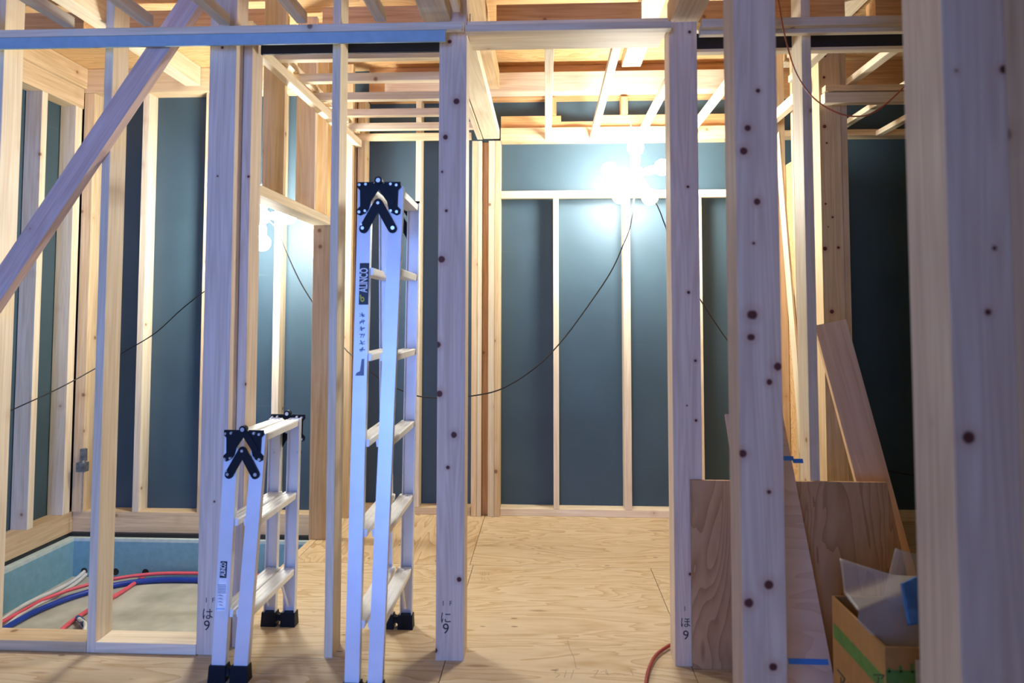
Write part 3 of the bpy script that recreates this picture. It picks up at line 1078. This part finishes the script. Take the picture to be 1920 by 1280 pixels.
s2 = sticker(L2[0], r2, 418, 1052, 1083, .024, 'stkdark', 'small dark maker label with white lettering', .0012)
lettering('lettering', 'ALINCO', .026, 'stkwhite', on_rail(L2[0], 418.5, 1067, .0025)[0], s2, width=.046, bold=.0005)
s3 = sticker(L2[0], r2, 415, 1084, 1145, .030, 'stkwhite', 'pale instruction label', .0011)
for py in range(1096, 1112, 3):
    st = [(0, -.5, 0, .5)]
    glyph(s3, L2[0], 416, py, st, .030, 'stkgrey', .002)
for py in range(1116, 1138, 6):
    st = [(0, random.uniform(-.5, -.1), 0, random.uniform(.1, .5)), (-.1, -.3, .1, .2)]
    glyph(s3, L2[0], 414, py, st, .022, 'stkgrey', .0015)
glyph(s3, L2[0], 413, 1141, [(0, -.5, 0, .5)], .030, 'stkblue', .004)

# ---------------------------------------------------------------- grid letters stamped on the posts
def stamp(px, py, Y, body, size, post, rot=0):
    w = P(px, py, Y=Y)
    return lettering('stamp', body, size, 'ink', facing(w.x, Y-.0006, w.z, rot), post, extrude=.0001)


bpy.context.view_layer.update()
posts = [o for o in bpy.data.objects if o.name.startswith('post')]


def find(lbl):
    return [o for o in bpy.data.objects if o.get('label', '').startswith(lbl)][0]


pA, pB, pC = find('thick square post left'), find('square post with a row'), find('square post right of')
for post, pts in ((pA, ((387, 1125, '1', .026), (400, 1125, 'F', .024), (389, 1152, 'は', .046), (388, 1173, '9', .052))),
                  (pB, ((831, 1131, '1', .026), (845, 1131, 'F', .024), (836, 1159, 'に', .046), (836, 1179, '9', .052))),
                  (pC, ((1284, 1141, '1', .024), (1285, 1168, 'ほ', .040), (1286, 1191, '9', .046)))):
    for px, py, ch_, sz in pts:
        stamp(px, py, YN, ch_, sz, post)

# ---------------------------------------------------------------- pipes in the pit
ZS = -.41


def pipe_pts(q, r):
    return [P(x, y, Z=ZS+r+.003+h) for x, y, h in [(a_[0], a_[1], a_[2] if len(a_) > 2 else 0) for a_ in q]]


PG = 'water pipes in the pit'
r_ = .011
o = tube('pipe', [Vector((hx[0], 4.56, -.375))]+pipe_pts([(138, 1088), (105, 1106), (60, 1126), (20, 1150), (-25, 1186), (-60, 1220)], r_), r_, 'whitepipe')
tag(o, 'white pipe coming out of the left hole in the blue foam', 'pipe', PG)
o = tube('pipe', [Vector((hx[0]+.008, 4.56, -.395))]+pipe_pts([(146, 1090), (114, 1111), (66, 1135), (28, 1160), (-15, 1198), (-50, 1235)], r_), r_, 'whitepipe')
tag(o, 'second white pipe, lying just below the first', 'pipe', PG)
r_ = .0105
o = tube('pipe', pipe_pts([(520, 1080, .036), (400, 1075, .034), (300, 1075, .034), (225, 1083, .032), (150, 1100, .026), (85, 1122, .012), (40, 1146, .012), (-20, 1178, .012)], r_), r_, 'pink')
tag(o, 'long pink pipe sweeping across the pit beside the blue one', 'pipe', PG)
r_ = .016
o = tube('pipe', pipe_pts([(520, 1096), (400, 1088), (300, 1087), (225, 1095), (150, 1114), (85, 1138), (40, 1160), (-5, 1187), (-40, 1215)], r_), r_, 'blue')
tag(o, 'thick blue pipe sweeping across the pit', 'pipe', PG)
r_ = .012
o = tube('pipe', pipe_pts([(268, 1081), (245, 1098), (215, 1117), (165, 1144), (125, 1172), (98, 1200), (70, 1232)], r_), r_, 'pink')
tag(o, 'short pink pipe running from the right hole towards the viewer', 'pipe', PG)
r_ = .010
o = tube('pipe', pipe_pts([(148, 1160, .03), (160, 1170, .03), (155, 1186, .02), (135, 1199, .01), (110, 1215), (90, 1240)], r_), r_, 'whitepipe')
tag(o, 'short white pipe loop near the front of the pit', 'pipe', PG)
o = tube('pipe', pipe_pts([(152, 1168, .0), (161, 1182, .0), (152, 1196, .0), (138, 1212), (125, 1240)], r_), r_, 'whitepipe')
tag(o, 'inner white pipe loop near the front of the pit, lying on the slab', 'pipe', PG)
o = tube('pipe_wrap', pipe_pts([(146, 1158, .006), (153, 1163, .018), (158, 1170, .022)], .014), .0145, 'bluefilm')
tag(o, 'blue tape wrap tying the pink pipe to the white loops', 'tape')

# ---------------------------------------------------------------- cables
c1 = [P(3, 777, Y=3.82), P(23, 768, Y=3.85), P(110, 728, Y=4.05), P(180, 690, Y=4.25), P(230, 661, Y=4.35), P(290, 625, Y=4.3), P(340, 580, Y=4.2), P(385, 545, Y=4.1), P(440, 510, Y=3.9), LL+Vector((-.02, .03, -.02))]
tag(tube('cable', c1, .0035, 'cable'), 'thin dark cable swinging up across the wet room wall', 'cable', 'thin black lamp cables')
c2 = [LL+Vector((.03, .02, -.02)), P(519, 430, Y=4.16), P(538, 475, Y=4.18), P(565, 532, Y=4.2), P(597, 583, Y=4.2), P(625, 625, Y=4.28), P(648, 655, Y=4.25), P(667, 672, Y=4.15), P(715, 712, Y=4.0), P(775, 740, Y=3.9),
      P(830, 746, Y=3.85), P(885, 742, Y=3.8), P(940, 729, Y=3.8), P(1000, 692, Y=3.8), P(1050, 643, Y=3.9), P(1100, 577, Y=4.0), P(1145, 510, Y=4.05), P(1168, 460, Y=4.07), P(1183, 418, Y=4.07), LR+Vector((0, .02, -.03))]
tag(tube('cable', c2, .0035, 'cable'), 'thin black cable looping between the two lamps', 'cable', 'thin black lamp cables')
c3 = [LR+Vector((.03, .02, -.03)), P(1232, 385, Y=4.08), P(1248, 425, Y=4.1), P(1280, 505, Y=4.1), P(1312, 560, Y=4.1), P(1362, 635, Y=4.1), P(1420, 705, Y=4.1), P(1466, 762, Y=4.1)]
tag(tube('cable', c3, .0035, 'cable'), 'thin black cable falling to the right from the big lamp', 'cable', 'thin black lamp cables')
c6 = [Vector((1.492, 4.40, P(1600, 868, Y=4.4).z)), P(1640, 874, Y=4.4), P(1655, 880, Y=4.4), P(1720, 892, Y=4.4), P(1800, 900, Y=4.4)]
tag(tube('cable', c6, .0035, 'cable'), 'short piece of black cable against the dark wall at the right', 'cable')
c4 = [P(1452, -30, Y=2.45), P(1461, 10, Y=2.45), P(1470, 60, Y=2.45), P(1490, 130, Y=2.45), P(1520, 178, Y=2.45), P(1560, 207, Y=2.45), P(1600, 218, Y=2.45), P(1640, 210, Y=2.45), P(1690, 168, Y=2.45), P(1740, 110, Y=2.45)]
tag(tube('cable', c4, .0025, 'orangecable'), 'thin orange cable hanging in a loop at the top right', 'cable')
c5 = [P(x, y, Z=.011) for x, y in ((1330, 1180), (1290, 1192), (1258, 1208), (1232, 1226), (1218, 1250), (1211, 1280), (1206, 1330))]
tag(tube('cable', c5, .0065, 'redcable'), 'dark red cable curling on the floor at the foot of the doorway post', 'cable')

# ---------------------------------------------------------------- metal bracket in the far left corner
br = empty('hold_down_bracket', P(155, 870, Y=4.55))
tag(br, 'grey metal anchor bracket with a rod, in the corner of the wet room', 'bracket')
q = MB(); q.box(-.018, .018, -.006, .019, .02, .10); q.build('plate', M['zinc'], br)
q = MB(); q.box(-.026, .030, -.030, .019, -.045, .015); q.build('block', M['zinc'], br)
q = MB(); q.cyl((.012, -.015, -.30), (.012, -.015, .03), .006, n=10); q.build('rod', M['steel'], br)
q = MB(); q.cyl((.012, -.015, .015), (.012, -.015, .030), .012, n=6); q.build('nut', M['zinc'], br)

# ---------------------------------------------------------------- cardboard box with packing
bx0, by0, bx1, by1, bh = .842, 1.86, 1.24, 2.19, .445
box = empty('cardboard_box', (bx0, by0, 0))
tag(box, 'open brown cardboard box with green print in the bottom right corner', 'box')
q = MB()
t_ = .005
W_, D_ = bx1-bx0, by1-by0
q.box(0, W_, 0, t_, .0, bh)
q.box(0, W_, D_-t_, D_, .0, bh)
q.box(0, t_, t_, D_-t_, .0, bh)
q.box(W_-t_, W_, t_, D_-t_, .0, bh)
q.box(t_, W_-t_, t_, D_-t_, .0, .006)
q.build('box_body', M['cardboard'], box)
q = MB()
q.box(-.0012, 0, .01, D_-.01, bh-.115, bh-.075)
q.box(0, W_, -.0012, 0, bh-.085, bh-.055)
for k in range(14):
    q.box(.005+k*.028, .012+k*.028, -.0012, 0, bh-.060, bh-.050+.006*(k % 3))
q.build('printed_band', M['green'], box)
q = MB()
q.box(.072, .096, -.0020, -.0012, bh-.115, bh-.028)
q.box(.072, .114, -.0020, -.0012, bh-.115, bh-.100)
q.build('shipping_label', M['label'], box)
bpy.context.view_layer.update()
w = P(1692, 1276, Y=by0)
lettering('printing', 'アロキエース', .035, 'ink', facing(w.x+.03, by0-.0006, w.z, 0), box, extrude=.0001)
mwl = Matrix(((0, 0, -1), (-1, 0, 0), (0, 1, 0))).to_4x4()
mwl.translation = Vector((bx0-.0006, by0+.17, .22))
lettering('printing', 'アンカー', .07, 'ink', mwl, box, extrude=.0001)


def crumple(name, corners, mat, parent=None, nu=14, nv=14, amp=.02, fold=None, thick=.0012, seed=1):
    """a soft sheet between four corners, gently buckled"""
    from mathutils import noise
    c = [Vector(v) for v in corners]
    nrm = (c[1]-c[0]).cross(c[3]-c[0]).normalized()
    vs = []
    for j in range(nv+1):
        for i in range(nu+1):
            u, v = i/nu, j/nv
            p = c[0].lerp(c[1], u).lerp(c[3].lerp(c[2], u), v)
            h = amp*noise.noise(p*6+Vector((seed, 0, 0)))*2
            if fold:
                h += fold(u, v)
            vs.append(p+nrm*h)
    fs = [(j*(nu+1)+i, j*(nu+1)+i+1, (j+1)*(nu+1)+i+1, (j+1)*(nu+1)+i) for j in range(nv) for i in range(nu)]
    q_ = MB()
    q_.add(vs, fs)
    o_ = q_.build(name, M[mat], parent, smooth=True)
    md = o_.modifiers.new('thickness', 'SOLIDIFY')
    md.thickness = thick
    return o_


# clear sheet standing up out of the box
o = crumple('packing_sheet', (P(1594, 1178, Y=1.93), P(1725, 1235, Y=1.93), P(1722, 1095, Y=2.0), P(1572, 1048, Y=2.10)), 'film', nu=20, nv=20, amp=.006,
            fold=lambda u, v: .05*max(0, 1-abs(v-u*.75-.1)*2.6))
tag(o, 'stiff greyish translucent sheet poking out of the cardboard box', 'packing sheet')
o = crumple('packing_sheet', (P(1655, 1120, Y=2.16), P(1735, 1150, Y=2.16), P(1735, 1040, Y=2.17), P(1680, 1028, Y=2.17)), 'film', amp=.008,
            fold=lambda u, v: .03*math.sin(3*u))
tag(o, 'second translucent sheet behind the first, reaching towards the nearest post', 'packing sheet')
o = crumple('film_bag', (P(1704, 1172, Y=1.90), P(1745, 1166, Y=1.90), P(1740, 1072, Y=1.93), P(1690, 1094, Y=1.93)), 'bluefilm', amp=.035, seed=5, thick=.012)
tag(o, 'crumpled blue plastic packaging beside the translucent sheets in the box', 'packaging')

bpy.context.view_layer.update()
lean = find('light plywood board')
inv = lean.matrix_world.inverted()


def on_board(px, py):
    pl_n = lean.matrix_world.to_3x3() @ Vector((0, -1, 0))
    p0_ = lean.matrix_world @ Vector((0, -.006, 0))
    d = _F+(px-960)/F_PX*_R-(py-CY)/F_PX*_U
    cam_ = Vector((0, 0, CAM_H))
    t = (p0_-cam_).dot(pl_n)/d.dot(pl_n)
    return inv @ (cam_+d*t)


for (ax_, ay_, bx_, by_) in ((1478, 1239, 1553, 1241), (1462, 858, 1488, 860), (1486, 862, 1506, 866)):
    a_, b_ = on_board(ax_, ay_), on_board(bx_, by_)
    x0, x1 = sorted((a_.x, b_.x))
    q = MB()
    q.box(x0, x1, -.0074, -.0062, (a_.z+b_.z)/2-.008, (a_.z+b_.z)/2+.008)
    z_ = q.build('tape', M['bluetape'], lean)
    z_['label'] = 'strip of blue masking tape'


# ---------------------------------------------------------------- faint pencil notes and prints on the floor boards
floor1 = [o for o in bpy.data.objects if o.name.startswith('floor') and abs(o.data.vertices[0].co.x+.372) < .01 and o.data.vertices[0].co.y < -1][0]


def floor_marks(name, lines, mat, w=.0025, parent=None):
    q_ = MB()
    for ln_ in lines:
        pts_ = [P(x_, y_, Z=.0004) for x_, y_ in ln_]
        for a1, b1 in zip(pts_, pts_[1:]):
            d_ = (b1-a1).normalized()
            n_ = Vector((-d_.y, d_.x, 0))*w/2
            q_.add([a1-n_, b1-n_, b1+n_, a1+n_], [(0, 1, 2, 3)])
    return q_.build(name, M[mat], parent)


M['pencil'] = plain('pencil', (.34, .27, .19), .8)
floor_marks('pencil_note', [[(1036, 1256), (1047, 1253), (1040, 1261), (1050, 1264), (1042, 1270)], [(1062, 1256), (1058, 1270)], [(1076, 1255), (1070, 1272)], [(1079, 1254), (1088, 1253)],
                            [(1112, 1258), (1122, 1256), (1114, 1268)], [(1126, 1260), (1134, 1257), (1138, 1264)], [(1136, 1254), (1141, 1266)], [(1156, 1264), (1166, 1262), (1172, 1266), (1180, 1264)], [(1182, 1256), (1188, 1266)],
                            [(1064, 1200), (1068, 1215), (1076, 1232), (1080, 1252)]], 'pencil', parent=floor1)
floor_marks('printed_mark', [[(900, 1073), (905, 1072), (905, 1079)], [(909, 1072), (909, 1079)], [(913, 1073), (917, 1073), (916, 1079)], [(900, 1083), (904, 1082), (904, 1087)], [(908, 1083), (908, 1087), (912, 1087)], [(914, 1083), (918, 1087)]],
            'pencil', parent=floor1)
